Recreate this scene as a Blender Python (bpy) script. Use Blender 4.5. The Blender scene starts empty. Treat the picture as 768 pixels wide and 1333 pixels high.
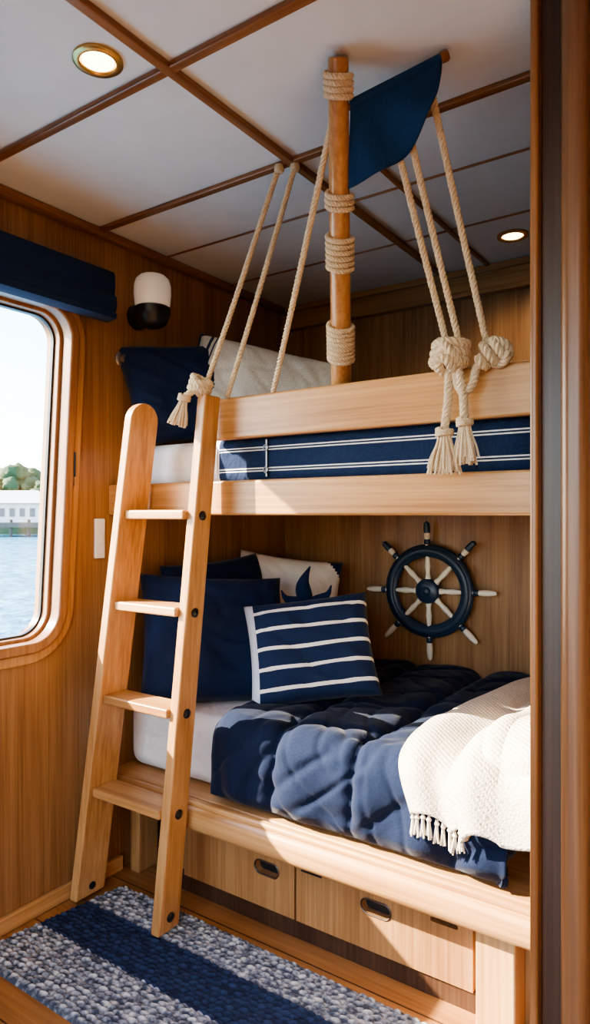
import bpy, bmesh, math, random
from mathutils import Vector, Matrix, noise
from mathutils.bvhtree import BVHTree
random.seed(7)
S=bpy.context.scene
COL=S.collection

# ------------------------------------------------------------------ materials
def new_mat(name):
    m=bpy.data.materials.new(name); m.use_nodes=True
    nt=m.node_tree
    return m,nt,nt.nodes['Principled BSDF']
def N(nt,t,**k):
    n=nt.nodes.new(t)
    for a,b in k.items(): setattr(n,a,b)
    return n
def ramp(nt,stops):
    n=nt.nodes.new('ShaderNodeValToRGB'); cr=n.color_ramp
    while len(cr.elements)<len(stops): cr.elements.new(0.5)
    for e,(p,c) in zip(cr.elements,stops):
        e.position=p; e.color=(*c,1)
    return n
def wood(name,c_dark,c_mid,c_light,grain='z',rough=.35,fine=55,coarse=7,bump=.05,coat=.15):
    m,nt,b=new_mat(name)
    tc=N(nt,'ShaderNodeTexCoord')
    def mp(acr,aln):
        k=N(nt,'ShaderNodeMapping')
        s=[acr,acr,acr]; s['xyz'.index(grain)]=aln
        k.inputs['Scale'].default_value=s
        nt.links.new(tc.outputs['Object'],k.inputs['Vector']); return k
    k1=mp(fine,1.3); k2=mp(coarse,.5)
    n1=N(nt,'ShaderNodeTexNoise'); n1.inputs['Scale'].default_value=2; n1.inputs['Detail'].default_value=6
    n2=N(nt,'ShaderNodeTexNoise'); n2.inputs['Scale'].default_value=1.6; n2.inputs['Detail'].default_value=4; n2.inputs['Distortion'].default_value=.6
    nt.links.new(k1.outputs[0],n1.inputs['Vector']); nt.links.new(k2.outputs[0],n2.inputs['Vector'])
    mx=N(nt,'ShaderNodeMath',operation='MULTIPLY_ADD'); mx.inputs[1].default_value=.5
    ml=N(nt,'ShaderNodeMath',operation='MULTIPLY'); ml.inputs[1].default_value=.5
    nt.links.new(n2.outputs[0],ml.inputs[0]); nt.links.new(n1.outputs[0],mx.inputs[0]); nt.links.new(ml.outputs[0],mx.inputs[2])
    r=ramp(nt,[(.36,c_dark),(.5,c_mid),(.64,c_light)])
    nt.links.new(mx.outputs[0],r.inputs[0]); nt.links.new(r.outputs[0],b.inputs['Base Color'])
    bp=N(nt,'ShaderNodeBump'); bp.inputs['Strength'].default_value=bump; bp.inputs['Distance'].default_value=.01
    nt.links.new(n1.outputs[0],bp.inputs['Height']); nt.links.new(bp.outputs[0],b.inputs['Normal'])
    b.inputs['Roughness'].default_value=rough
    b.inputs['Coat Weight'].default_value=coat; b.inputs['Coat Roughness'].default_value=.25
    return m
def fabric(name,col,col2=None,scale=300,bump=.15,rough=.9,sheen=.12,wr=0.0,wscale=9):
    m,nt,b=new_mat(name)
    tc=N(nt,'ShaderNodeTexCoord')
    n=N(nt,'ShaderNodeTexNoise'); n.inputs['Scale'].default_value=scale; n.inputs['Detail'].default_value=3
    nt.links.new(tc.outputs['Object'],n.inputs['Vector'])
    c2=col2 or tuple(x*.75 for x in col)
    r=ramp(nt,[(.35,c2),(.65,col)]); nt.links.new(n.outputs[0],r.inputs[0]); nt.links.new(r.outputs[0],b.inputs['Base Color'])
    bp=N(nt,'ShaderNodeBump'); bp.inputs['Strength'].default_value=bump; bp.inputs['Distance'].default_value=.003
    nt.links.new(n.outputs[0],bp.inputs['Height'])
    last=bp
    if wr>0:
        n2=N(nt,'ShaderNodeTexNoise'); n2.inputs['Scale'].default_value=wscale; n2.inputs['Detail'].default_value=4; n2.inputs['Distortion'].default_value=1.2
        nt.links.new(tc.outputs['Object'],n2.inputs['Vector'])
        b2=N(nt,'ShaderNodeBump'); b2.inputs['Strength'].default_value=wr; b2.inputs['Distance'].default_value=.03
        nt.links.new(n2.outputs[0],b2.inputs['Height']); nt.links.new(bp.outputs[0],b2.inputs['Normal']); last=b2
    nt.links.new(last.outputs[0],b.inputs['Normal'])
    b.inputs['Roughness'].default_value=rough; b.inputs['Sheen Weight'].default_value=sheen
    b.inputs['Sheen Roughness'].default_value=.4
    b.inputs['Specular IOR Level'].default_value=.15
    return m
def striped(name,base,stripe,axis,bands,scale=300,rough=.85,wr=.2,bump=.15):
    """bands: list of (centre,halfwidth) along object axis"""
    m=fabric(name,base,None,scale,bump,rough,.12,wr); nt=m.node_tree; b=nt.nodes['Principled BSDF']
    tc=N(nt,'ShaderNodeTexCoord'); sp=N(nt,'ShaderNodeSeparateXYZ'); nt.links.new(tc.outputs['Object'],sp.inputs[0])
    acc=None
    for c,h in bands:
        k=N(nt,'ShaderNodeMath',operation='COMPARE'); k.inputs[1].default_value=c; k.inputs[2].default_value=h
        nt.links.new(sp.outputs['xyz'.index(axis)],k.inputs[0])
        if acc is None: acc=k
        else:
            a=N(nt,'ShaderNodeMath',operation='MAXIMUM'); nt.links.new(acc.outputs[0],a.inputs[0]); nt.links.new(k.outputs[0],a.inputs[1]); acc=a
    mix=N(nt,'ShaderNodeMix',data_type='RGBA')
    src=b.inputs['Base Color'].links[0].from_socket
    nt.links.new(acc.outputs[0],mix.inputs[0]); nt.links.new(src,mix.inputs[6]); mix.inputs[7].default_value=(*stripe,1)
    nt.links.new(mix.outputs[2],b.inputs['Base Color'])
    return m
def plain(name,col,rough=.5,metal=0,emit=None,es=0,var=.06):
    m,nt,b=new_mat(name)
    tc=N(nt,'ShaderNodeTexCoord'); n=N(nt,'ShaderNodeTexNoise'); n.inputs['Scale'].default_value=12
    nt.links.new(tc.outputs['Object'],n.inputs['Vector'])
    r=ramp(nt,[(.3,tuple(x*(1-var) for x in col)),(.7,col)]); nt.links.new(n.outputs[0],r.inputs[0]); nt.links.new(r.outputs[0],b.inputs['Base Color'])
    b.inputs['Roughness'].default_value=rough; b.inputs['Metallic'].default_value=metal
    if emit: b.inputs['Emission Color'].default_value=(*emit,1); b.inputs['Emission Strength'].default_value=es
    return m

OD,OM,OL=(.35,.165,.056),(.50,.262,.10),(.60,.345,.15)
OAKX=wood('oak_grain_x',OD,OM,OL,'x')
OAKZ=wood('oak_grain_z',OD,OM,OL,'z')
OAKY=wood('oak_grain_y',OD,OM,OL,'y')
WALLW=wood('teak_veneer',(.180,.080,.028),(.285,.142,.055),(.375,.20,.084),'z',rough=.40,fine=70,coarse=10)
WALLX=wood('drawer_veneer',(.25,.115,.040),(.35,.178,.070),(.44,.24,.10),'z',rough=.4,fine=60,coarse=8)
TC=((.15,.056,.016),(.225,.092,.031),(.30,.138,.050))
TRIMX=wood('teak_trim_x',*TC,'x',rough=.3)
TRIMY=wood('teak_trim_y',*TC,'y',rough=.3)
TRIMZ=wood('teak_trim_z',(.17,.07,.022),(.25,.112,.040),(.33,.16,.064),'z',rough=.3)
FRAMEW=wood('window_frame_wood',(.18,.075,.028),(.27,.122,.048),(.35,.17,.075),'z',rough=.3)
DARKW=wood('dark_teak',(.035,.016,.008),(.055,.026,.014),(.08,.042,.022),'z',rough=.4)
MASTW=wood('mast_wood',(.34,.15,.052),(.45,.225,.088),(.55,.30,.13),'z',rough=.3)
CEIL=plain('ceiling_paint',(.66,.70,.74),.6)
NAVY=fabric('navy_cotton',(.013,.027,.078),(.009,.019,.058),wr=.3)
NAVYD=fabric('navy_duvet',(.010,.018,.047),(.007,.013,.036),scale=220,wr=.25,rough=.9,sheen=.10,wscale=7)
NAVYF=fabric('navy_flag_cloth',(.010,.044,.125),(.008,.034,.10),wr=.3)
BLIND=fabric('navy_blind_cloth',(.010,.028,.082),(.008,.021,.062))
WHITE=fabric('white_linen',(.84,.84,.85),(.74,.75,.77),wr=.35)
CREAM=fabric('cream_cotton',(.80,.75,.66),(.70,.64,.55),wr=.3)
ROPE=fabric('cotton_rope',(.76,.63,.46),(.52,.41,.27),scale=400,bump=.5)
def knitmat():
    m,nt,b=new_mat('cream_knit')
    tc=N(nt,'ShaderNodeTexCoord'); vo=N(nt,'ShaderNodeTexVoronoi'); vo.inputs['Scale'].default_value=190; nt.links.new(tc.outputs['Object'],vo.inputs['Vector'])
    r=ramp(nt,[(.0,(.76,.69,.58)),(.6,(.69,.61,.50)),(1,(.54,.46,.35))]); nt.links.new(vo.outputs['Distance'],r.inputs[0]); nt.links.new(r.outputs[0],b.inputs['Base Color'])
    wv=N(nt,'ShaderNodeTexWave'); wv.bands_direction='DIAGONAL'; wv.inputs['Scale'].default_value=34; wv.inputs['Distortion'].default_value=.8; wv.inputs['Detail'].default_value=1; nt.links.new(tc.outputs['Object'],wv.inputs['Vector'])
    bp=N(nt,'ShaderNodeBump'); bp.invert=True; bp.inputs['Strength'].default_value=.5; bp.inputs['Distance'].default_value=.003
    nt.links.new(vo.outputs['Distance'],bp.inputs['Height'])
    b2=N(nt,'ShaderNodeBump'); b2.inputs['Strength'].default_value=.3; b2.inputs['Distance'].default_value=.004
    nt.links.new(wv.outputs['Fac'],b2.inputs['Height']); nt.links.new(bp.outputs[0],b2.inputs['Normal']); nt.links.new(b2.outputs[0],b.inputs['Normal'])
    b.inputs['Roughness'].default_value=.95; b.inputs['Sheen Weight'].default_value=.1; b.inputs['Specular IOR Level'].default_value=.15
    return m
KNIT=knitmat()
BLACK=plain('black_plastic',(.012,.012,.014),.35)
NAVYP=plain('navy_paint',(.014,.034,.070),.35)
IVORY=plain('ivory_paint',(.80,.73,.60),.4)
BRASS=plain('brass',(.55,.36,.14),.3,1)
STEEL=plain('steel',(.40,.36,.31),.3,1)
PORC=plain('white_opal_glass',(.88,.86,.82),.25,emit=(1,.9,.75),es=.12)
LAMP=plain('lamp_lens',(1,.9,.7),.4,emit=(1,.70,.36),es=12)
WHITEP=plain('white_plastic',(.8,.8,.78),.35)

# ------------------------------------------------------------------ geometry helpers
class Geo:
    def __init__(s): s.v=[]; s.f=[]; s.m=[]
    def add(s,v,f,m=0):
        o=len(s.v); s.v+= [tuple(p) for p in v]; s.f+=[tuple(i+o for i in q) for q in f]; s.m+=[m]*len(f)
    def obj(s,name,mats,parent=None,smooth=True,bevel=0,seg=2,auto=True):
        me=bpy.data.meshes.new(name); me.from_pydata(s.v,[],s.f)
        for k in (mats if isinstance(mats,(list,tuple)) else [mats]): me.materials.append(k)
        me.polygons.foreach_set('material_index',s.m)
        bm=bmesh.new(); bm.from_mesh(me); bmesh.ops.recalc_face_normals(bm,faces=bm.faces); bm.to_mesh(me); bm.free()
        ob=bpy.data.objects.new(name,me); COL.objects.link(ob)
        if smooth: me.polygons.foreach_set('use_smooth',[True]*len(me.polygons))
        if bevel:
            b=ob.modifiers.new('bev','BEVEL'); b.width=bevel; b.segments=seg; b.limit_method='ANGLE'; b.harden_normals=True
        elif smooth and auto:
            me.set_sharp_from_angle(angle=math.radians(45))
        if parent: ob.parent=parent
        return ob
def boxg(g,x0,x1,y0,y1,z0,z1,m=0):
    v=[(x,y,z) for x in (x0,x1) for y in (y0,y1) for z in (z0,z1)]
    f=[(0,1,3,2),(4,6,7,5),(0,4,5,1),(2,3,7,6),(0,2,6,4),(1,5,7,3)]
    g.add(v,f,m)
def box(name,x0,x1,y0,y1,z0,z1,mat,parent=None,bevel=.004,seg=2):
    g=Geo(); boxg(g,x0,x1,y0,y1,z0,z1); return g.obj(name,mat,parent,True,bevel,seg)
def empty(name):
    e=bpy.data.objects.new(name,None); COL.objects.link(e); return e
def frames(P):
    n=len(P); T=[]
    for i in range(n):
        t=(P[min(i+1,n-1)]-P[max(i-1,0)]); T.append(t.normalized() if t.length>1e-9 else Vector((0,0,1)))
    up=Vector((0,0,1)) if abs(T[0].z)<.9 else Vector((1,0,0))
    u=T[0].cross(up).normalized(); U=[u]
    for i in range(1,n):
        u=u-T[i]*u.dot(T[i]); u.normalize(); U.append(u.copy())
    return T,U
def tube(g,P,R,seg=8,m=0,caps=True):
    P=[Vector(p) for p in P]; n=len(P)
    if not isinstance(R,(list,tuple)): R=[R]*n
    T,U=frames(P); v=[];f=[]
    for i in range(n):
        w=T[i].cross(U[i])
        for k in range(seg):
            a=2*math.pi*k/seg; v.append(P[i]+(U[i]*math.cos(a)+w*math.sin(a))*R[i])
    for i in range(n-1):
        for k in range(seg):
            k2=(k+1)%seg; f.append((i*seg+k,i*seg+k2,(i+1)*seg+k2,(i+1)*seg+k))
    if caps:
        f.append(tuple(range(seg))); f.append(tuple((n-1)*seg+k for k in range(seg)))
    g.add(v,f,m)
def resample(P,step):
    P=[Vector(p) for p in P]; out=[P[0]]; acc=0
    for a,b in zip(P[:-1],P[1:]):
        L=(b-a).length
        if L<1e-9: continue
        d=step-acc
        while d<=L: out.append(a.lerp(b,d/L)); d+=step
        acc=L-(d-step)
    out.append(P[-1]); return out
def spline(P,n=16):
    P=[Vector(p) for p in P]; Q=[P[0]*2-P[1]]+P+[P[-1]*2-P[-2]]; out=[]
    for i in range(1,len(Q)-2):
        p0,p1,p2,p3=Q[i-1:i+3]
        for k in range(n):
            t=k/n
            out.append(.5*((2*p1)+(p2-p0)*t+(2*p0-5*p1+4*p2-p3)*t*t+(3*p1-p0-3*p2+p3)*t**3))
    out.append(P[-1]); return out
def rope(g,P,R=.009,pitch=.034,m=0,step=.004):
    P=resample(P,step); T,U=frames(P)
    for s in range(3):
        Q=[]
        for i,p in enumerate(P):
            a=2*math.pi*(s/3+i*step/pitch); w=T[i].cross(U[i])
            Q.append(p+(U[i]*math.cos(a)+w*math.sin(a))*R*.5)
        tube(g,Q,R*.56,6,m)
def lathe(g,base,axis,prof,seg=24,m=0):
    """prof list of (dist along axis, radius)"""
    base=Vector(base); ax=Vector(axis).normalized()
    up=Vector((0,0,1)) if abs(ax.z)<.9 else Vector((1,0,0)); u=ax.cross(up).normalized(); w=ax.cross(u)
    v=[];f=[]
    for d,r in prof:
        for k in range(seg):
            a=2*math.pi*k/seg; v.append(base+ax*d+(u*math.cos(a)+w*math.sin(a))*max(r,1e-4))
    for i in range(len(prof)-1):
        for k in range(seg): k2=(k+1)%seg; f.append((i*seg+k,i*seg+k2,(i+1)*seg+k2,(i+1)*seg+k))
    f.append(tuple(range(seg))); f.append(tuple((len(prof)-1)*seg+k for k in range(seg)))
    g.add(v,f,m)
def torus(g,c,axis,R,r,m=0,s1=48,s2=12,flat=1.0):
    c=Vector(c); ax=Vector(axis).normalized(); up=Vector((0,0,1)) if abs(ax.z)<.9 else Vector((1,0,0)); u=ax.cross(up).normalized(); w=ax.cross(u)
    v=[];f=[]
    for i in range(s1):
        a=2*math.pi*i/s1; d=u*math.cos(a)+w*math.sin(a)
        for k in range(s2):
            b=2*math.pi*k/s2; v.append(c+d*(R+r*math.cos(b))+ax*(r*flat*math.sin(b)))
    for i in range(s1):
        for k in range(s2):
            i2=(i+1)%s1;k2=(k+1)%s2; f.append((i*s2+k,i2*s2+k,i2*s2+k2,i*s2+k2))
    g.add(v,f,m)
def prism_x(g,loop,x0,x1,m=0,shear=None):
    """loop of (y,z) extruded in x"""
    n=len(loop); sh=shear or (lambda z:0)
    v=[(x0+sh(z),y,z) for y,z in loop]+[(x1+sh(z),y,z) for y,z in loop]
    f=[tuple(range(n)),tuple(range(2*n-1,n-1,-1))]+[(i,(i+1)%n,n+(i+1)%n,n+i) for i in range(n)]
    g.add(v,f,m)

# ------------------------------------------------------------------ room shell
ZC=2.2
box('floor',-.0,2.9,-3.8,0,-.06,0,wood('floor_teak',(.24,.10,.032),(.37,.17,.058),(.47,.24,.09),'x',rough=.35,fine=35,coarse=5),bevel=0)
gs=Geo()
for i in range(1,26):
    y=-i*.15
    boxg(gs,.02,2.88,y-.0018,y+.0018,-.001,.0008)
gs.obj('trim_floor_seams',DARKW,None,False)
box('ceiling',-.1,3.0,-3.9,.1,ZC,ZC+.08,CEIL,bevel=0)
box('wall_back',-.1,3.0,0,.1,-.06,ZC,WALLW,bevel=0)
box('wall_right',2.9,3.0,-3.9,0,-.06,ZC,WALLW,bevel=0)
def winloop(off,n=10):
    y0,y1,z0,z1=-2.38-off,-1.235+off,.835-off,1.9+off; R=.10+off
    pts=[]
    for cy,cz,a0 in ((y1-R,z1-R,0),(y0+R,z1-R,90),(y0+R,z0+R,180),(y1-R,z0+R,270)):
        for k in range(n+1):
            a=math.radians(a0+90*k/n); y=cy+R*math.cos(a); z=cz+R*math.sin(a)
            pts.append((y+(z-1.37)*.055,z))
    return pts
def holed(name,outer,inner,x0,x1,mat):
    bm=bmesh.new()
    def lp(pts): 
        vs=[bm.verts.new((x1,y,z)) for y,z in pts]; return [bm.edges.new((vs[i],vs[(i+1)%len(vs)])) for i in range(len(vs))]
    e=lp(outer)+lp(inner)
    r=bmesh.ops.triangle_fill(bm,edges=e,use_beauty=True)
    fs=[f for f in bm.faces]
    ex=bmesh.ops.extrude_face_region(bm,geom=fs)
    for v in [q for q in ex['geom'] if isinstance(q,bmesh.types.BMVert)]: v.co.x=x0
    bmesh.ops.recalc_face_normals(bm,faces=bm.faces)
    me=bpy.data.meshes.new(name); bm.to_mesh(me); bm.free(); me.materials.append(mat)
    ob=bpy.data.objects.new(name,me); COL.objects.link(ob); return ob
holed('wall_left',[(-3.9,-.06),(0.0,-.06),(0.0,ZC),(-3.9,ZC)],winloop(.0),-.1,0,WALLW)
holed_r=Geo()
boxg(holed_r,0,.5,-3.9,-3.8,-.06,ZC); boxg(holed_r,2.4,2.9,-3.9,-3.8,-.06,ZC); boxg(holed_r,.5,2.4,-3.9,-3.8,2.05,ZC)  # unseen rear wall; wide opening put in to let sky light reach the room
holed_r.obj('wall_rear',WALLW,None,False)

# window frame
win=empty('window_1')
def ringx(g,Lo,Li,x0,x1,m=0):
    n=len(Lo); v=[(x1,*p) for p in Lo]+[(x1,*p) for p in Li]+[(x0,*p) for p in Lo]+[(x0,*p) for p in Li]
    f=[]
    for i in range(n):
        j=(i+1)%n
        f+= [(i,j,n+j,n+i),(2*n+i,2*n+j,3*n+j,3*n+i),(i,j,2*n+j,2*n+i),(n+i,n+j,3*n+j,3*n+i)]
    g.add(v,f,m)
g=Geo(); ringx(g,winloop(.055),winloop(.002),.0,.014); g.obj('surround',wood('surround_wood',(.30,.14,.052),(.40,.21,.082),(.49,.275,.12),'z'),win,True,.006,3)
g=Geo(); ringx(g,winloop(.022),winloop(-.012),-.02,.03); g.obj('inner_frame',FRAMEW,win,True,.008,3)
g=Geo(); ringx(g,winloop(-.002),winloop(-.022),-.09,-.02); g.obj('sash',FRAMEW,win,True,.005,2)
g=Geo(); ringx(g,winloop(-.020),winloop(-.028),-.06,-.045); g.obj('gasket',BLACK,win,True,.002,2)
mg,nt,b=new_mat('window_glass')
out=nt.nodes['Material Output']; tr=N(nt,'ShaderNodeBsdfTransparent'); gl=N(nt,'ShaderNodeBsdfGlossy'); gl.inputs['Roughness'].default_value=.02
mixs=N(nt,'ShaderNodeMixShader'); mixs.inputs[0].default_value=.04
nt.links.new(tr.outputs[0],mixs.inputs[1]); nt.links.new(gl.outputs[0],mixs.inputs[2]); nt.links.new(mixs.outputs[0],out.inputs[0])
g=Geo(); L=winloop(-.022); g.add([(-.052,*p) for p in L],[tuple(range(len(L)))]); g.obj('glass_pane',mg,win,False)
g=Geo(); boxg(g,.0,.02,-1.222,-1.206,1.33,1.46); boxg(g,.02,.035,-1.217,-1.211,1.36,1.44); g.obj('latch',BLACK,win,True,.003)

# roman blind
bl=empty('roman_blind')
g=Geo()
prof=[(.034,2.04),(.085,2.04),(.09,2.03),(.092,1.99),(.088,1.965),(.098,1.955),(.10,1.925),(.094,1.905),(.10,1.9),(.096,1.885),(.05,1.88),(.034,1.885)]
n=len(prof); v=[]
for y in (-2.5,-1.10):
    v+=[(x,y,z) for x,z in prof]
f=[tuple(range(n)),tuple(range(n,2*n))]+[(i,(i+1)%n,n+(i+1)%n,n+i) for i in range(n)]
g.add(v,f); g.obj('folded_cloth',BLIND,bl)
box('head_rail',.0,.06,-2.5,-1.105,2.0,2.05,BLACK,bl,.002)

# ceiling trims
def beam_x(y,w=.024,h=.014,x0=.0,x1=2.9,name='trim_beam'): return box(name,x0,x1,y-w/2,y+w/2,ZC-h,ZC,TRIMX,None,.004)
def beam_y(x,w=.024,h=.016,y0=-3.8,y1=0,name='trim_beam'): return box(name,x-w/2,x+w/2,y0,y1,ZC-h,ZC,TRIMY,None,.004)
beam_x(-1.567); beam_x(-1.105); beam_x(-2.2)
beam_x(-.80,.009,.006); beam_x(-.43,.009,.006)
beam_y(.805); beam_y(.985,.016,.010,-1.1,0); beam_y(1.62)
box('trim_left_ceiling',0,.035,-3.8,0,ZC-.03,ZC,TRIMY,None,.008)
g=Geo(); boxg(g,0,2.9,-.03,0,2.10,2.2); boxg(g,0,2.9,-.05,0,2.175,2.2); boxg(g,0,2.9,-.038,0,2.095,2.115); g.obj('trim_back_cornice',wood('cornice_teak',(.22,.10,.034),(.32,.155,.056),(.40,.21,.08),'x'),None,True,.004)
box('baseboard_left',0,.018,-3.8,-1.0,0,.05,OAKY,None,.005)

# downlights and added fill light
def downlight(x,y,e_=14):
    e=empty('ceiling_downlight')
    g=Geo(); lathe(g,(x,y,ZC),(0,0,-1),[(0,.052),(.006,.052),(.009,.047),(.008,.038),(.003,.034),(0,.034)],32); g.obj('brass_ring',BRASS,e)
    g=Geo(); lathe(g,(x,y,ZC),(0,0,-1),[(0,.033),(.004,.033),(.006,.02),(.0065,.0)],32); g.obj('lens',LAMP,e)
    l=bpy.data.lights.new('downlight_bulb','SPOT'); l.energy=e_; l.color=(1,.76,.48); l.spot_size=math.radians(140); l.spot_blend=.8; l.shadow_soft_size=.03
    o=bpy.data.objects.new('bulb',l); COL.objects.link(o); o.location=(x,y,ZC-.02); o.parent=e
downlight(.695,-1.665,10); downlight(1.147,-.266,11); downlight(2.1,-2.4,13); downlight(.7,-2.9,8)  # last two are out of view, added to brighten the interior
cl=empty('added_fill_panel')  # invented glowing panel behind the camera, added as fill light
g=Geo(); boxg(g,1.2,2.2,-3.35,-2.95,ZC-.03,ZC); g.obj('frame',TRIMX,cl,True,.006)
g=Geo(); boxg(g,1.22,2.18,-3.33,-2.97,ZC-.034,ZC-.03); g.obj('fill_panel_face',plain('fill_panel_glow',(.9,.9,.88),.5,emit=(1,.93,.84),es=3),cl,False)
l=bpy.data.lights.new('fill_area','AREA'); l.shape='RECTANGLE'; l.size=.9; l.size_y=.34; l.energy=9; l.color=(1,.90,.78)  # fill light added to brighten the camera-facing sides of the bunk
o=bpy.data.objects.new('fill_light',l); COL.objects.link(o); o.location=(1.7,-3.15,ZC-.04); o.parent=cl

# wall sconce
sc=empty('wall_sconce')
g=Geo(); lathe(g,(.082,-.925,1.895),(0,0,1),[(0,.02),(.006,.035),(.02,.052),(.05,.062),(.07,.064),(.074,.058)],32)
lathe(g,(0,-.925,1.945),(1,0,0),[(0,.045),(.012,.045),(.016,.03),(.05,.022)],24); g.obj('base_cup',BLACK,sc)
g=Geo(); lathe(g,(.082,-.925,1.965),(0,0,1),[(0,.055),(.01,.061),(.05,.065),(.08,.064),(.10,.058),(.113,.045),(.119,.022),(.12,0)],32); g.obj('opal_shade',PORC,sc)
g=Geo(); lathe(g,(0,-.998,1.782),(1,0,0),[(0,.027),(.006,.027),(.01,.022),(.012,.012),(.018,.012),(.02,.016),(.03,.014),(.032,0)],28); g.obj('wall_knob',STEEL)
sw=empty('light_switch'); box('plate',0,.012,-1.115,-1.075,1.09,1.225,WHITEP,sw,.004); box('rocker',.012,.017,-1.105,-1.085,1.14,1.18,WHITEP,sw,.002)

# ------------------------------------------------------------------ bunk bed
bunk=empty('bunk_bed')
XE=1.9
box('upper_guard_rail',.455,XE,-1.055,-1.025,1.463,1.588,OAKX,bunk,.008,3)
box('upper_side_rail',.0,XE,-1.055,-1.022,1.236,1.34,OAKX,bunk,.008,3)
box('upper_platform',.0,XE,-1.02,-.0,1.255,1.325,OAKX,bunk,.004)
g=Geo(); boxg(g,0,XE,-1.10,-1.0,.27,.355); g.obj('lower_side_rail',OAKX,bunk,True,.034,6)
box('lower_platform',0,XE,-1.05,0,.29,.362,OAKX,bunk,.006)
box('lower_ledge_lip',0,1.9,-1.085,-1.06,.345,.366,OAKX,bunk,.009,4)
box('end_panel',XE-.02,XE,-1.0,0,0,2.0,WALLW,bunk,.003)
box('base_carcase',.20,XE,-.955,-.02,0,.29,WALLX,bunk,.003)
box('kick_board',.20,1.27,-.975,-.955,0,.055,DARKW,bunk,.002)
box('support_leg',1.29,1.385,-1.04,-.955,0,.29,OAKZ,bunk,.006)
box('support_leg_end',.04,.085,-.99,-.9,0,.29,WALLX,bunk,.004)
def oval_loop(cx,cz,w,h,n=12):
    pts=[]; r=h/2
    for s,a0 in ((1,-90),(-1,90)):
        for k in range(n+1):
            a=math.radians(a0+180*k/n); pts.append((cx+s*(w/2-r)+r*math.cos(a),cz+r*math.sin(a)))
    return pts
def drawer(x0,x1,cx,cz,sx):
    e=empty('storage_drawer')
    bm=bmesh.new()
    def lp(p):
        vs=[bm.verts.new((x,-.985,z)) for x,z in p]; return [bm.edges.new((vs[i],vs[(i+1)%len(vs)])) for i in range(len(vs))]
    ed=lp([(x0,.058),(x1,.058),(x1,.272),(x0,.272)])+lp(oval_loop(cx,cz,.085,.036))
    if sx: ed+=lp(oval_loop(sx,.205,.075,.012,6))
    bmesh.ops.triangle_fill(bm,edges=ed,use_beauty=True)
    ex=bmesh.ops.extrude_face_region(bm,geom=list(bm.faces))
    for q in ex['geom']:
        if isinstance(q,bmesh.types.BMVert): q.co.y=-.962
    bmesh.ops.recalc_face_normals(bm,faces=bm.faces)
    me=bpy.data.meshes.new('front'); bm.to_mesh(me); bm.free(); me.materials.append(WALLX)
    o=bpy.data.objects.new('front',me); COL.objects.link(o); o.parent=e
    box('recess',cx-.05,cx+.05,-.962,-.957,cz-.025,cz+.025,BLACK,e,0)
    if sx: box('slot_recess',sx-.045,sx+.045,-.962,-.957,.193,.217,BLACK,e,0)
    g=Geo(); P=oval_loop(cx,cz,.09,.041); P.append(P[0]); tube(g,[(x,-.985,z) for x,z in P],.003,6,0,False); g.obj('grip_rim',DARKW,e)
    return e
drawer(.292,.730,.63,.177,None); d2=drawer(.738,1.265,.997,.177,1.19)
g=Geo(); boxg(g,.755,.825,-.9865,-.984,.207,.219); g.obj('latch_slot',BLACK,d2,True,.001)

# mattresses
box('lower_mattress',.02,1.32,-.985,-.02,.364,.585,WHITE,None,.05,6)
um=empty('upper_mattress')
box('sheet',.03,.50,-1.0,-.03,1.328,1.475,WHITE,um,.045,6)
g=Geo(); boxg(g,.45,1.87,-1.012,-.025,1.33,1.478)
g.obj('striped_cover',striped('navy_cover_stripes',(.011,.026,.075),(.70,.70,.70),'z',[(1.438,.0018),(1.430,.0018),(1.376,.0018),(1.368,.0018)],wr=.3,scale=180,bump=.5),um,True,.03,5)
g=Geo(); tube(g,[(.46,-1.014,1.36),(.46,-1.014,1.44)],.003,8)
g.obj('piping',WHITEP,um)
g=Geo(); boxg(g,.650,.656,-1.017,-1.010,1.35,1.46); torus(g,(.653,-1.020,1.435),(0,1,0),.008,.002); torus(g,(.653,-1.020,1.37),(0,1,0),.008,.002); g.obj('strap_buckle',plain('gunmetal',(.12,.12,.13),.35,1),um,True,.001)

# ladder
lad=empty('bunk_ladder')
def stringer(name,xb,xt,yb,yt,wb,wt,zt,th,rounded):
    loop=[(yb-wb/2,.0175),(yb+wb/2,.0175)]
    loop.append((yt+wt/2,zt-(wt/2 if rounded else 0)))
    if rounded:
        for k in range(1,12):
            a=math.pi*k/12; loop.append((yt+wt/2*math.cos(a),zt-wt/2+wt/2*math.sin(a)))
    loop.append((yt-wt/2,zt-(wt/2 if rounded else 0)))
    g=Geo(); prism_x(g,loop,xb-th/2,xb+th/2,0,lambda z:(xt-xb)*z/1.6); return g.obj(name,OAKZ,lad,True,.006,3)
XL0,XL1,XR0,XR1=.060,.243,.405,.505
stringer('stringer_left',XL0,XL1,-1.19,-1.118,.115,.115,1.588,.034,True)
stringer('stringer_right',XR0,XR1,-1.185,-1.10,.085,.068,1.590,.034,False)
def yl(z): return -1.19+(.078)*z/1.6
def xl(z): return XL0+(XL1-XL0)*z/1.6
def xr(z): return XR0+(XR1-XR0)*z/1.6
gb=Geo()
for i,z in enumerate((1.252,.968,.672,.378)):
    g=Geo(); boxg(g,xl(z)+.015,xr(z)-.015,yl(z)-.045,yl(z)+.05,z-.028,z); g.obj('tread_%d'%(i+1),OAKX,lad,True,.006,3)
for z in (1.235,.95,.655,.36,.06):
    lathe(gb,(xr(z)+.016,yl(z)+.005,z),(1,0,0),[(0,.014),(.004,.014),(.007,.010),(.008,0)],20)
lathe(gb,(xl(.05)+.016,yl(.05),.05),(1,0,0),[(0,.012),(.004,.012),(.006,0)],20)
gb.obj('bolts',BLACK,lad)

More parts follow.
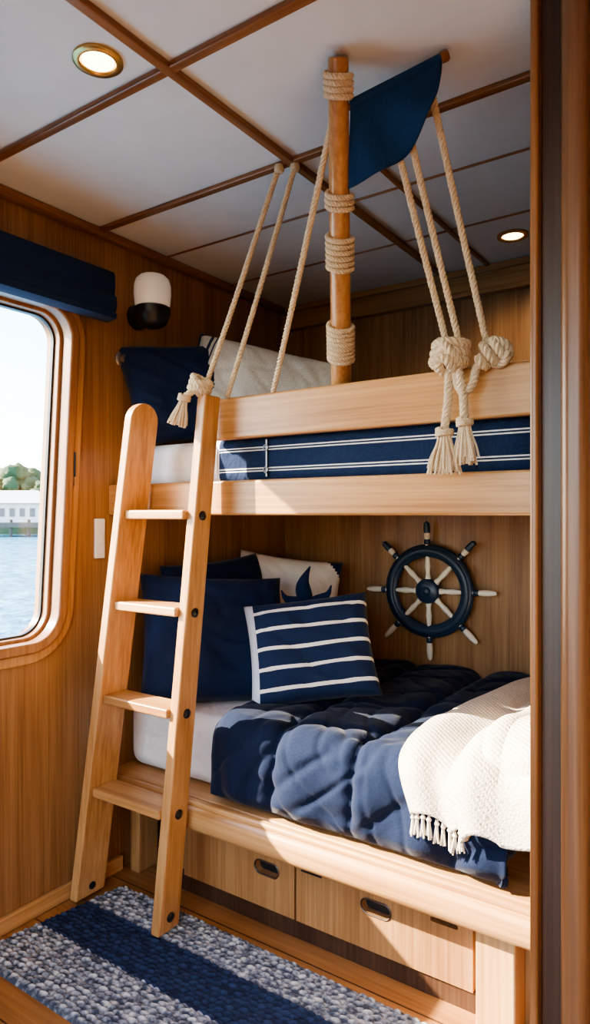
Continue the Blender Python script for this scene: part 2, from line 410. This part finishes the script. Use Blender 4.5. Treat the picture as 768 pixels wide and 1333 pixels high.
# ------------------------------------------------------------------ pillows
def pillow(name,w,h,t,loc,nrm,roll,mats,seed=0,midx=None,n=40,pinch=.06,piping=None,wr=.014):
    g=Geo(); v=[];f=[];m=[]
    for side in (1,-1):
        o=len(v)
        for j in range(n+1):
            for i in range(n+1):
                a=-1+2*i/n; b=-1+2*j/n
                ed=max(0,(1-a**4)*(1-b**4))
                th=t/2*ed**.42
                x=a*w/2*(1-pinch*(1-b*b)*abs(a)); y=b*h/2*(1-pinch*(1-a*a)*abs(b))
                p=Vector((x*5+seed*3.1,y*5,side*2+seed))
                cre=noise.noise(Vector((x*9+seed,y*9-seed,side)))*wr*ed+noise.noise(p)*wr*1.2*ed
                q=noise.noise(Vector((x*6-seed,y*14+x*8,side+seed*2)))
                cre-=.010*ed*math.exp(-(q*9)**2)
                cr=math.sin(math.atan2(abs(b)-1.0,abs(a)-1.0)*14+seed)*.005*ed*min(1,(abs(a)*abs(b))*1.5)
                v.append((x,y,side*(th)+side*cre+cr))
        for j in range(n):
            for i in range(n):
                q=(o+j*(n+1)+i,o+j*(n+1)+i+1,o+(j+1)*(n+1)+i+1,o+(j+1)*(n+1)+i)
                f.append(q if side==1 else q[::-1])
                m.append(midx(-1+2*(i+.5)/n,-1+2*(j+.5)/n,side) if midx else 0)
    g.v=v; g.f=f; g.m=m
    if piping is not None:
        P=[]
        for k in range(81):
            s=k/80*4; e=int(s)%4; tt=-1+2*(s-int(s))
            a,b=[(tt,-1),(1,tt),(-tt,1),(-1,-tt)][e]
            P.append((a*w/2*(1-pinch*(1-b*b)*abs(a)),b*h/2*(1-pinch*(1-a*a)*abs(b)),0))
        tube(g,P,.005,8,piping,False)
    ob=g.obj(name,mats,None,True,auto=False)
    bm=bmesh.new(); bm.from_mesh(ob.data); bmesh.ops.remove_doubles(bm,verts=bm.verts,dist=.0006); bmesh.ops.recalc_face_normals(bm,faces=bm.faces); bm.to_mesh(ob.data); bm.free()
    z=Vector(nrm).normalized(); up=Vector((0,0,1)); y=(up-z*up.dot(z)).normalized(); x=y.cross(z)
    R=Matrix((x,y,z)).transposed().to_4x4()
    ob.matrix_world=Matrix.Translation(loc)@R@Matrix.Rotation(math.radians(roll),4,'Z')
    return ob
# lower bunk
pillow('navy_pillow',.50,.46,.13,(.125,-.60,.84),(.95,-.12,.22),3,[NAVY],1)
pillow('navy_pillow',.53,.46,.17,(.25,-.785,.80),(.78,-.50,.36),-4,[NAVY],4)
pillow('cream_pillow',.44,.48,.13,(.225,-.315,.835),(.60,-.72,.28),-8,[CREAM,NAVY],2,lambda a,b,s:1 if (a+b>1.66) else 0)
pillow('striped_pillow',.43,.36,.15,(.605,-.705,.785),(.42,-.72,.42),8,[striped('navy_white_stripes',(.014,.028,.078),(.82,.80,.76),'y',[(-.13,.0060),(-.065,.0060),(0,.0060),(.065,.0060),(.13,.0060)]),fabric('pale_blue_cotton',(.62,.68,.76))],5,lambda a,b,s:1 if (s<0 or a<-.86) else 0)
# upper bunk
pillow('navy_pillow',.43,.39,.13,(.150,-.830,1.675),(.80,-.48,.40),8,[NAVY],7)
pillow('navy_pillow',.44,.36,.13,(.16,-.28,1.71),(.8,-.4,.4),0,[NAVY],9)
pillow('white_pillow',.58,.38,.12,(.352,-.640,1.685),(.55,-.70,.42),-15,[striped('white_navy_stripes',(.80,.77,.72),(.02,.035,.09),'x',[(-.235,.006),(-.215,.003)]),NAVY],8,piping=1)

# whale plush: rounded body with an upturned fluke
wp=empty('whale_plush')
g=Geo()
B=[Vector((.47,-.50,.66)),Vector((.465,-.50,.74)),Vector((.46,-.50,.82)),Vector((.455,-.50,.88)),Vector((.45,-.50,.93))]
tube(g,spline(B,5),[.05,.058,.064,.067,.068,.069,.069,.068,.067,.065,.063,.061,.058,.055,.051,.047,.043,.038,.033,.029,.024],14)
tube(g,spline([(.452,-.50,.91),(.440,-.505,.96),(.447,-.505,1.0),(.462,-.49,1.045)],5),[.025,.028,.030,.031,.031,.030,.028,.026,.023,.020,.017,.014,.011,.008,.005,.002],10)
tube(g,spline([(.462,-.49,.90),(.500,-.465,.925),(.520,-.455,.945),(.530,-.45,.975)],5),[.025,.025,.025,.024,.022,.020,.018,.016,.014,.012,.010,.009,.007,.005,.004,.002],10)
tube(g,spline([(.445,-.50,.90),(.405,-.53,.915),(.385,-.545,.93),(.372,-.55,.955)],5),[.025,.025,.025,.024,.022,.020,.018,.016,.014,.012,.010,.009,.007,.005,.004,.002],10)
g.obj('body',NAVY,wp)

# ------------------------------------------------------------------ duvet
SEAMS=[.44,.69,.96,1.24,1.52]
def duvet():
    X0,X1,X2=.45,1.30,1.50; s1=.975; s2=.235
    nx,ny=190,200
    g=Geo(); v=[]; f=[]
    ZT=.588
    Ls=s1+s2; Lt=X2-X0
    for j in range(ny+1):
        s=Ls*j/ny
        for i in range(nx+1):
            t=Lt*i/nx; x=X0+t
            dx=max(0,x-X1); dy=max(0,s-s1)
            r=.045
            outx=r*(1-math.exp(-dx/r*1.2)); outy=r*(1-math.exp(-dy/r*1.2))
            px=min(x,X1)+outx; py=-.012-min(s,s1)-outy
            drop=max(dx,dy) if dx*dy==0 else (dx**4+dy**4)**.25
            pz=ZT-max(0,drop-.02*(1-math.exp(-drop/.02)))
            if x<.60: px+=.05*math.sin(py*3.1)*(.6-x)/.15*.3
            xs=x+.026*noise.noise(Vector((s*3,2,x)))
            for a,b in zip(SEAMS[:-1],SEAMS[1:]):
                if a<=xs<=b: k=math.sin(math.pi*(xs-a)/(b-a)); break
            else: k=.5
            k=abs(k)
            puff=.032*(1-(1-min(1,k*1.15))**3.2)
            edge=min(t/.05,(Lt-t)/.03,(Ls-s)/.035,1); edge=max(0,edge)**.5
            wr=noise.noise(Vector((x*5,s*3.5,1)))*.017+noise.noise(Vector((x*11+3,s*8,4)))*.005
            q1=noise.noise(Vector((x*3+2,s*6+x*4,3)))
            wr-=.009*math.exp(-(q1*9)**2)
            q2=noise.noise(Vector((x*8-s*5,s*4+x*2,8)))
            wr-=.005*math.exp(-(q2*9)**2)
            wr+=.004*math.sin(s*75+10*noise.noise(Vector((x*4,s*3,9))))*(1-k)**1.5
            if dy>0: wr+=.007*math.sin(x*34+3*noise.noise(Vector((x*4,s*6,2))))*min(1,dy/.1)
            off=(puff+wr+.011)*edge
            wx=1 if dx>.02 else dx/.02; wy=1 if dy>.02 else dy/.02
            nv=Vector((wx,-wy,max(0,1-max(wx,wy))+.15)).normalized()
            zz=pz+nv.z*off+.002
            v.append((px+nv.x*off,py+nv.y*off,max(zz,.374)))
    for j in range(ny):
        for i in range(nx):
            a=j*(nx+1)+i; f.append((a,a+1,a+nx+2,a+nx+1))
    g.add(v,f); ob=g.obj('duvet',NAVYD,None,True,auto=False)
    m=ob.modifiers.new('sol','SOLIDIFY'); m.thickness=.008; m.offset=-1
    return v,f
dv,df=duvet()
bvh=BVHTree.FromPolygons([Vector(p) for p in dv],df)
def top(x,y):
    x=min(x,1.33); y=max(y,-.97)
    h=bvh.ray_cast(Vector((x,y,1.1)),Vector((0,0,-1)))
    return h[0].z if h[0] is not None else .60
def topm(x,y):
    return max(top(x+dx,y+dy) for dx in (-.02,0,.02) for dy in (-.03,0,.03))
# ------------------------------------------------------------------ throw blanket
thr=empty('throw_blanket')
def cloth(name,L,R,hang,yedge,lift,m=44,fold=.010,seed=0,thick=.014,folds=2.5,skew=.0,round_=0.0,smooth=6):
    """runner lying on the bed, from back to front, then hanging over the front edge"""
    Ls=spline([(a[0],a[1],0) for a in L],14); Rs=spline([(a[0],a[1],0) for a in R],14)
    K=len(Ls); H=18; rows=[(Ls[k],Rs[k],0) for k in range(K)]
    for k in range(1,H+1):
        d=hang*k/H; rows.append((Ls[-1]+Vector((skew*k/H,0,0)),Rs[-1]+Vector((skew*.4*k/H,0,0)),d))
    v=[];f=[]
    for ri,(a,b,d) in enumerate(rows):
        for i in range(m+1):
            u=i/m; p=a.lerp(b,u)
            fo=fold*(math.sin(u*math.pi*2*folds+seed+p.y*1.5)+.6*noise.noise(Vector((p.x*6,p.y*5,seed))))
            e2=min(1,u/.22); rd=round_*(1-(1-e2)**2)
            if d==0:
                z=topm(p.x,p.y)+lift+fo+rd
                e=max(0,(yedge+.05)-p.y); z-=e*e*6
                v.append(Vector((p.x,p.y,z)))
            else:
                base=v[(K-1)*(m+1)+i]; r=.035; oy=r*(1-math.exp(-d/r*1.3))
                v.append(Vector((p.x,base.y-oy-fo*.9-rd*.6*min(1,d/.03),base.z-max(0,d-.012*(1-math.exp(-d/.012))))))
    R_=len(rows)
    for it in range(smooth):
        nv=list(v)
        for j in range(1,R_-1):
            for i in range(0,m+1):
                q=[v[(j+dj)*(m+1)+min(m,max(0,i+di))] for dj,di in ((0,1),(0,-1),(1,0),(-1,0),(0,0))]
                w=sum(q,Vector())/5
                if i in (0,m): w=Vector((v[j*(m+1)+i].x,w.y,w.z))
                nv[j*(m+1)+i]=w
        v=nv
    for j in range(R_-1):
        for i in range(m):
            a=j*(m+1)+i; f.append((a,a+1,a+m+2,a+m+1))
    g=Geo(); g.add(v,f); ob=g.obj(name,KNIT,thr,True,auto=False)
    s=ob.modifiers.new('sol','SOLIDIFY'); s.thickness=thick; s.offset=1
    return v[-(m+1):]
def fringe(name,hem,cnt,L=.05):
    g=Geo()
    for k in range(cnt):
        p=Vector(hem[int(k/(cnt-1)*(len(hem)-1))])+Vector((0,-.006,0))
        for s in range(6):
            q=Vector((random.uniform(-.008,.008),random.uniform(-.006,.006),-L-random.random()*.01))
            tube(g,[p,p+Vector((0,0,-.014)),p+q*.5+Vector((0,0,-.01)),p+q],[.004,.0035,.003,.002],5)
        lathe(g,p+Vector((0,0,-.016)),(0,0,1),[(0,.004),(.005,.007),(.01,.004)],8)
    g.obj(name,KNIT,thr)
hem=cloth('draped_panel',[(1.22,-.06),(1.14,-.36),(1.090,-.70),(1.100,-1.045)],[(1.36,-.06),(1.35,-.45),(1.31,-.75),(1.255,-1.045)],.125,-1.03,.014,seed=1.2,fold=.009,folds=1.2,skew=.05)
fringe('fringe',hem,9)
cloth('folded_panel',[(1.40,-.06),(1.345,-.45),(1.285,-.78),(1.262,-1.05)],[(1.47,-.06),(1.47,-.45),(1.46,-.80),(1.44,-1.04)],.15,-1.03,.020,seed=3,fold=.008,folds=.8,thick=.022,skew=.03,round_=.035,smooth=2)
cloth('folded_panel_top',[(1.42,-.08),(1.375,-.45),(1.315,-.76),(1.300,-1.01)],[(1.47,-.08),(1.47,-.45),(1.47,-.75),(1.44,-1.0)],.085,-1.0,.062,seed=5,fold=.008,folds=.8,thick=.022,skew=.03,round_=.030,smooth=2)

# ------------------------------------------------------------------ ship wheel
sw_=empty('ship_wheel')
c=Vector((.742,-.045,.929))
g=Geo(); torus(g,c,(0,1,0),.163,.027,0,64,14,.6); torus(g,c+Vector((0,-.012,0)),(0,1,0),.163,.014,0,64,10,.7); g.obj('rim',NAVYP,sw_)
g=Geo(); lathe(g,c+Vector((0,.044,0)),(0,-1,0),[(0,.03),(.03,.03),(.034,.050),(.058,.050),(.066,.042),(.07,.02),(.074,.018),(.08,.012),(.082,0)],32); g.obj('hub',NAVYP,sw_)
g=Geo()
for k in range(8):
    a=math.radians(45*k+1.5); d=Vector((math.cos(a),0,math.sin(a)))
    lathe(g,c,d,[(.03,.010),(.05,.013),(.07,.009),(.10,.012),(.13,.009),(.185,.009),(.195,.012),(.20,.009),(.225,.0125),(.25,.012),(.27,.0095),(.278,.006),(.28,0)],14)
g.obj('spokes',IVORY,sw_)
g=Geo()
for k in range(8):
    a=math.radians(45*k+1.5); d=Vector((math.cos(a),0,math.sin(a)))
    lathe(g,c,d,[(.188,.010),(.193,.0135),(.205,.0135),(.21,.010)],14)
    if k in (1,2,3): lathe(g,c,d,[(.235,.0125),(.25,.0135),(.275,.0115),(.284,0)],14)
g.obj('collars',NAVYP,sw_)

# ------------------------------------------------------------------ mast, rigging, pennant
T=Vector((1.128,-1.402,2.188)); Bm=Vector((.847,-.911,1.482))
def mp_(z):
    t=(T.z-z)/(T.z-Bm.z); return T.lerp(Bm,t)
def mr(z):
    t=(T.z-z)/(T.z-Bm.z); return .0205+.0085*t
mast=empty('mast')
ax=(T-Bm).normalized(); Lm=(T-Bm).length
g=Geo(); lathe(g,Bm,ax,[(0,.027),(.01,.029),(Lm*.5,.0255),(Lm-.004,.0215),(Lm,.019)],28); g.obj('spar_pole',MASTW,mast)
def wrap(z0,z1,name='rope_wrap',R=.0068):
    a=mp_(z0);b=mp_(z1); L=(b-a).length; turns=max(2,round(L/(R*2.0)))
    up=Vector((1,0,0)); u=ax.cross(up).normalized(); w=ax.cross(u); P=[]
    n=turns*28
    d=(b-a).normalized()
    for k in range(n+1):
        an=2*math.pi*k/28; rr=mr(z0)+R*.9
        P.append(a+d*(L*k/n)+(u*math.cos(an)+w*math.sin(an))*rr)
    g=Geo(); rope(g,P,R,.022,0,.004); g.obj(name,ROPE,mast)
wrap(2.168,2.13); wrap(1.985,1.955); wrap(1.91,1.845); wrap(1.735,1.655)

pen=empty('pennant_flag')
F1=Vector((1.125,-1.345,2.118)); F2=Vector((1.075,-1.262,1.980)); F3=Vector((1.305,-1.287,2.180))
g=Geo(); nn=34; v=[];f=[]
Fm=Vector((1.300,-1.262,1.995))
def bez(a,b,c_,t): return a*(1-t)**2+b*2*t*(1-t)+c_*t*t
for j in range(nn+1):
    t=j/nn
    lo=bez(F2,Fm,F3,t); hi=F1.lerp(F3,t)
    for i in range(17):
        s=i/16; p=lo.lerp(hi,s)
        p=p+Vector((.25,-.9,.1))*(.014*math.sin(t*12+s*2.5)*(1-s)*min(1,t*4)+.006*(1-s))
        v.append(p)
for j in range(nn):
    for i in range(16): a=j*17+i; f.append((a,a+1,a+18,a+17))
g.add(v,f); ob=g.obj('cloth',NAVYF,pen,True,auto=False); m=ob.modifiers.new('s','SOLIDIFY'); m.thickness=.003
g=Geo(); tube(g,[F1,F3],[.0095,.0095],12); g.obj('top_sleeve',NAVYF,pen)
g=Geo(); tube(g,[F1+Vector((-.015,.004,-.003)),F3+(F3-F1)*.06],[.007,.007],12); lathe(g,F3,(F3-F1),[(0,.008),(.002,.0115),(.014,.0115),(.018,.008)],16); g.obj('boom',TRIMX,pen)

rig=empty('rope_rigging')
def ropeobj(name,P,R=.0080):
    g=Geo(); rope(g,P,R); return g.obj(name,ROPE,rig)
def sag(a,b,k=.0):
    a=Vector(a);b=Vector(b); return spline([a,a.lerp(b,.5)+Vector((0,0,-k)),b],20)
ropeobj('stay_1',sag((.770,-1.115,2.186),(.490,-1.10,1.62),.006))
ropeobj('stay_2',sag((.812,-1.10,2.18),(.545,-1.065,1.590),.008))
ropeobj('stay_3',sag((1.09,-1.352,2.118),(.694,-1.04,1.588),.006))
def onboom(t): return F1.lerp(F3,t)+Vector((.008,.022,-.004))
ropeobj('stay_4',sag(onboom(.78),(1.328,-1.065,1.63),.004))
ropeobj('stay_5',sag(onboom(.46),(1.268,-1.075,1.63),.004))
ropeobj('stay_6',sag(onboom(.30),(1.236,-1.078,1.64),.004))
g=Geo()
for x,y in ((.770,-1.115),(.812,-1.10)): lathe(g,(x,y,2.188),(0,0,1),[(-.02,.011),(-.012,.014),(0,.012)],16)
g.obj('ceiling_lashing',ROPE,rig)
def coil(c_,axis,R,turns,r=.0085,h=None):
    ax_=Vector(axis).normalized(); up=Vector((0,0,1)) if abs(ax_.z)<.9 else Vector((1,0,0)); u=ax_.cross(up).normalized(); w=ax_.cross(u); P=[]
    n=int(turns*26); h=h if h is not None else turns*r*1.9
    for k in range(n+1):
        an=2*math.pi*k/26; P.append(Vector(c_)+ax_*(h*(k/n-.5))+(u*math.cos(an)+w*math.sin(an))*R)
    return P
def tassel(name,p0,p1,L,R0,R1,ns=26,dirv=(0,0,-1)):
    g=Geo(); p0=Vector(p0);p1=Vector(p1); rope(g,spline([p0,p0.lerp(p1,.5)+Vector((.006,-.004,0)),p1],10),.0105)
    D=Vector(dirv).normalized(); X=D.cross(Vector((0,1,0))).normalized(); Y=D.cross(X)
    for k in range(ns):
        a=random.random()*6.283; q=math.sqrt(random.random()); d=X*math.cos(a)+Y*math.sin(a)*.6
        l=L*random.uniform(.85,1.05)
        tube(g,spline([p1+d*R0*q*.6-D*.004,p1+d*(R0*q)+D*L*.3,p1+d*(R1*q)*.8+D*l*.7,p1+d*R1*q+D*l],4),.0028,5)
    rope(g,coil(p1+D*.004,D,R0*.8+.003,2.2,.004,.014),.005,.02,0,.003)
    g.obj(name,ROPE,rig)
g=Geo(); K=Vector((1.248,-1.090,1.612))
rope(g,coil(K,(.15,.1,1),.036,2.8,.0085,.052),.0125)
rope(g,coil(K+Vector((0,-.008,0)),(.8,.3,.55),.035,1.6,.0085,.026),.0125)
rope(g,coil(K+Vector((.0,-.006,-.006)),(-.7,.3,.6),.033,1.4,.0085,.026),.0125)
K2=Vector((1.340,-1.072,1.610))
rope(g,coil(K2,(.9,.1,.35),.023,2.4,.0085,.056),.0115)
rope(g,coil(K2+Vector((.014,0,.0)),(.2,.8,.5),.026,1.5,.0085,.02),.0115)
rope(g,spline([K2,(1.312,-1.085,1.580),(1.304,-1.092,1.540),(1.285,-1.100,1.520),(1.268,-1.098,1.545),(1.255,-1.09,1.60)],10),.0105)
g.obj('rail_knots',ROPE,rig)
tassel('tassel_main',(1.245,-1.092,1.60),(1.241,-1.107,1.435),.100,.018,.042,76)
tassel('tassel_second',(1.264,-1.092,1.60),(1.290,-1.107,1.455),.100,.016,.034,60)
g=Geo(); K3=Vector((.492,-1.125,1.618))
rope(g,coil(K3,(.4,0,1),.026,2.4,.0085,.038),.0115)
rope(g,coil(K3,(.9,.2,.4),.026,1.6,.0085,.022),.0115)
g.obj('ladder_knot',ROPE,rig)
tassel('tassel_ladder',(.482,-1.145,1.60),(.462,-1.160,1.583),.085,.015,.034,56,(-.30,-.1,-1))

# ------------------------------------------------------------------ door jamb / partition
dj=empty('door_1')
box('jamb_bead',1.505,1.520,-1.36,-1.28,0,ZC,TRIMZ,dj,.006,4)
box('jamb_groove',1.519,1.560,-1.335,-1.28,0,ZC,DARKW,dj,.003,3)
g=Geo(); boxg(g,1.558,1.605,-1.37,-1.28,0,ZC); g.obj('jamb_bullnose',wood('jamb_teak',(.11,.05,.022),(.17,.08,.034),(.23,.115,.050),'z',rough=.35),dj,True,.018,5)
box('jamb_flat',1.603,1.68,-1.345,-1.28,0,ZC,TRIMZ,dj,.004,3)
box('wall_partition',1.66,2.9,-1.33,-1.28,0,ZC,WALLW,None,0)

# ------------------------------------------------------------------ rug
def rug():
    x0,x1,y0,y1=.10,1.75,-1.56,-1.076
    cx_,cy_=.024,.0165
    nx=int((x1-x0)/cx_*7); ny=int((y1-y0)/cy_*6)
    g=Geo(); v=[];f=[]
    for j in range(ny+1):
        y=y0+(y1-y0)*j/ny
        row=math.floor(y/cy_)
        for i in range(nx+1):
            x=x0+(x1-x0)*i/nx
            sk=.5*(row%2)+.22*math.sin(y/cy_*math.pi*2)
            a=abs(math.sin(math.pi*(x/cx_+sk))); b=abs(math.sin(math.pi*y/cy_))
            cell=noise.cell(Vector((math.floor(x/cx_+sk),row,0)))
            h=(.008+.003*cell)*(a*b)**.6+.0020*noise.noise(Vector((x*60,y*60,0)))
            e=min(1,min(i,nx-i,j,ny-j)/3)
            sh=(y-y1)*.16*(1-(x-x0)/(x1-x0))
            v.append((x+sh,y,.001+min(.0155,(.005+h))*e))
    for j in range(ny):
        for i in range(nx):
            a=j*(nx+1)+i; f.append((a,a+1,a+nx+2,a+nx+1))
    g.add(v,f)
    m,nt,b=new_mat('woven_rug')
    tc=N(nt,'ShaderNodeTexCoord'); sp=N(nt,'ShaderNodeSeparateXYZ'); nt.links.new(tc.outputs['Object'],sp.inputs[0])
    n1=N(nt,'ShaderNodeTexNoise'); n1.inputs['Scale'].default_value=62; n1.inputs['Detail'].default_value=2; nt.links.new(tc.outputs['Object'],n1.inputs['Vector'])
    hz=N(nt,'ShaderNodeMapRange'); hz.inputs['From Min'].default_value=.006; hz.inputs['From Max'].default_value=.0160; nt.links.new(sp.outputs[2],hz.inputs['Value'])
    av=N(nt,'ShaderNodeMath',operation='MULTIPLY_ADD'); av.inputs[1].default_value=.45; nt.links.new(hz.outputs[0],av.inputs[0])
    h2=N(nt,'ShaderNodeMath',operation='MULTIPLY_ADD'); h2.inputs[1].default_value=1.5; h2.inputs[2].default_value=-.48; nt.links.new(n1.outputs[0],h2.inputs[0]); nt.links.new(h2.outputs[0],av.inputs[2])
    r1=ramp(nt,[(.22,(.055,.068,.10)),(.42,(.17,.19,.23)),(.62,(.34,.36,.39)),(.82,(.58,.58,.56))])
    r2=ramp(nt,[(.2,(.006,.014,.045)),(.8,(.020,.038,.10))])
    nt.links.new(av.outputs[0],r1.inputs[0]); nt.links.new(av.outputs[0],r2.inputs[0])
    cmpn=N(nt,'ShaderNodeMath',operation='COMPARE'); cmpn.inputs[1].default_value=-1.288; cmpn.inputs[2].default_value=.078
    nt.links.new(sp.outputs[1],cmpn.inputs[0])
    mx=N(nt,'ShaderNodeMix',data_type='RGBA'); nt.links.new(cmpn.outputs[0],mx.inputs[0]); nt.links.new(r1.outputs[0],mx.inputs[6]); nt.links.new(r2.outputs[0],mx.inputs[7])
    nt.links.new(mx.outputs[2],b.inputs['Base Color']); b.inputs['Roughness'].default_value=.95
    g.obj('woven_rug',m,None,True,auto=False)
rug()

# ------------------------------------------------------------------ outside
m,nt,b=new_mat('sea_water')
tc=N(nt,'ShaderNodeTexCoord')
n=N(nt,'ShaderNodeTexNoise'); n.inputs['Scale'].default_value=1.3; n.inputs['Detail'].default_value=5; nt.links.new(tc.outputs['Object'],n.inputs['Vector'])
bp=N(nt,'ShaderNodeBump'); bp.inputs['Strength'].default_value=1.0; bp.inputs['Distance'].default_value=.5; nt.links.new(n.outputs[0],bp.inputs['Height']); nt.links.new(bp.outputs[0],b.inputs['Normal'])
wr_=ramp(nt,[(.40,(.03,.17,.30)),(.55,(.07,.29,.46)),(.68,(.22,.50,.66))]); nt.links.new(n.outputs[0],wr_.inputs[0]); nt.links.new(wr_.outputs[0],b.inputs['Base Color'])
b.inputs['Roughness'].default_value=.15; b.inputs['Specular IOR Level'].default_value=.22
g=Geo(); g.add([(-.6,-300,-1.3),(-.6,400,-1.3),(-600,400,-1.3),(-600,-300,-1.3)],[(0,1,2,3)]); g.obj('sea_water',m,None,False)
R=Vector((.824,.566,0)); Fw=Vector((-.566,.824,0)); O=Vector((1.85,-2.61,0))
def far(l,d,z): return O+Fw*d+R*l+Vector((0,0,z))
LEAF=plain('tree_leaves',(.05,.10,.03),.8,var=.5)
bh=empty('boathouse')
def obox(name,l0,l1,d0,d1,z0,z1,mat,par):
    g=Geo(); v=[far(l,d,z) for l in (l0,l1) for d in (d0,d1) for z in (z0,z1)]
    g.add(v,[(0,1,3,2),(4,6,7,5),(0,4,5,1),(2,3,7,6),(0,2,6,4),(1,5,7,3)]); return g.obj(name,mat,par,False)
obox('walls',-39,-30.0,80,85,.2,2.6,WHITEP,bh)
g=Geo(); v=[far(l,d,z) for l,d,z in ((-40,79,2.6),(-40,85.5,2.6),(-29,85.5,2.6),(-29,79,2.6),(-38,83,4.2),(-31.5,83,4.2))]
g.add(v,[(0,1,2,3),(0,3,5,4),(1,4,5,2),(0,4,1),(3,2,5)]); g.obj('roof',plain('roof_grey',(.45,.48,.52),.7),bh,False)
g=Geo()
for k in range(7):
    l=-38.5+k*1.2
    v=[far(a,79.9,z) for a in (l,l+.6) for z in (1.0,2.0)]; g.add(v,[(0,1,3,2)])
g.obj('windows',plain('dark_glass',(.08,.12,.16),.2),bh,False)
pr=empty('pier'); obox('deck',-60,-28,76,79,-.2,.35,plain('pier_wood',(.10,.085,.07),.8),pr)
g=Geo()
for k in range(16): 
    p=far(-58+k*2,76.3,-1.6); tube(g,[p,p+Vector((0,0,2.3))],.18,8)
g.obj('piles',plain('pile_wood',(.08,.065,.05),.8),pr)
obox('shore_bank',-75,-27,87,112,-1.4,.9,plain('bank_earth',(.10,.13,.07),.9),None)
g=Geo()
for k in range(150):
    l=random.uniform(-52,-27.5); d=random.uniform(89,98); rr=random.uniform(.7,1.5); z=random.uniform(2.2,4.8)+ (2.6*math.exp(-((l+37)/3.0)**2))*random.random()
    bm=bmesh.new(); bmesh.ops.create_icosphere(bm,subdivisions=3,radius=rr)
    for q in bm.verts: q.co*=1+.5*noise.noise(q.co*2.6+Vector((k*3.3,0,0))); q.co+=far(l,d,z)
    bm.verts.index_update(); g.add([q.co.copy() for q in bm.verts],[[w.index for w in fc.verts] for fc in bm.faces]); bm.free()
for k in range(18):
    p=far(-52+k*1.35,92,.9); tube(g,[p,p+Vector((0,0,2.6))],.2,6)
g.obj('shore_trees',LEAF,None,True,auto=False)

# ------------------------------------------------------------------ light, world, camera
w=bpy.data.worlds.new('sky'); S.world=w; w.use_nodes=True; nt=w.node_tree
sky=nt.nodes.new('ShaderNodeTexSky'); sky.sky_type='NISHITA'; sky.sun_disc=False; sky.sun_elevation=math.radians(34); sky.sun_rotation=math.radians(245)
nt.links.new(sky.outputs[0],nt.nodes['Background'].inputs[0]); nt.nodes['Background'].inputs[1].default_value=1.55
sl=bpy.data.lights.new('sun','SUN'); sl.energy=40; sl.angle=math.radians(.6); sl.color=(1,.86,.66)
so=bpy.data.objects.new('sun',sl); COL.objects.link(so); so.rotation_euler=Vector((1.3,.86,-.95)).to_track_quat('-Z','Y').to_euler(); so.location=(-5,-5,6)

cam=bpy.data.cameras.new('camera'); co=bpy.data.objects.new('camera',cam); COL.objects.link(co)
co.location=(1.85,-2.61,1.238); co.rotation_euler=(math.radians(90),0,math.radians(34.5))
cam.sensor_fit='HORIZONTAL'; cam.sensor_width=36; cam.lens=36*882/768; cam.shift_y=.0045; cam.clip_start=.02; cam.clip_end=2000
S.camera=co
S.view_settings.view_transform='AgX'
try: S.view_settings.look='AgX - Medium High Contrast'
except Exception: pass
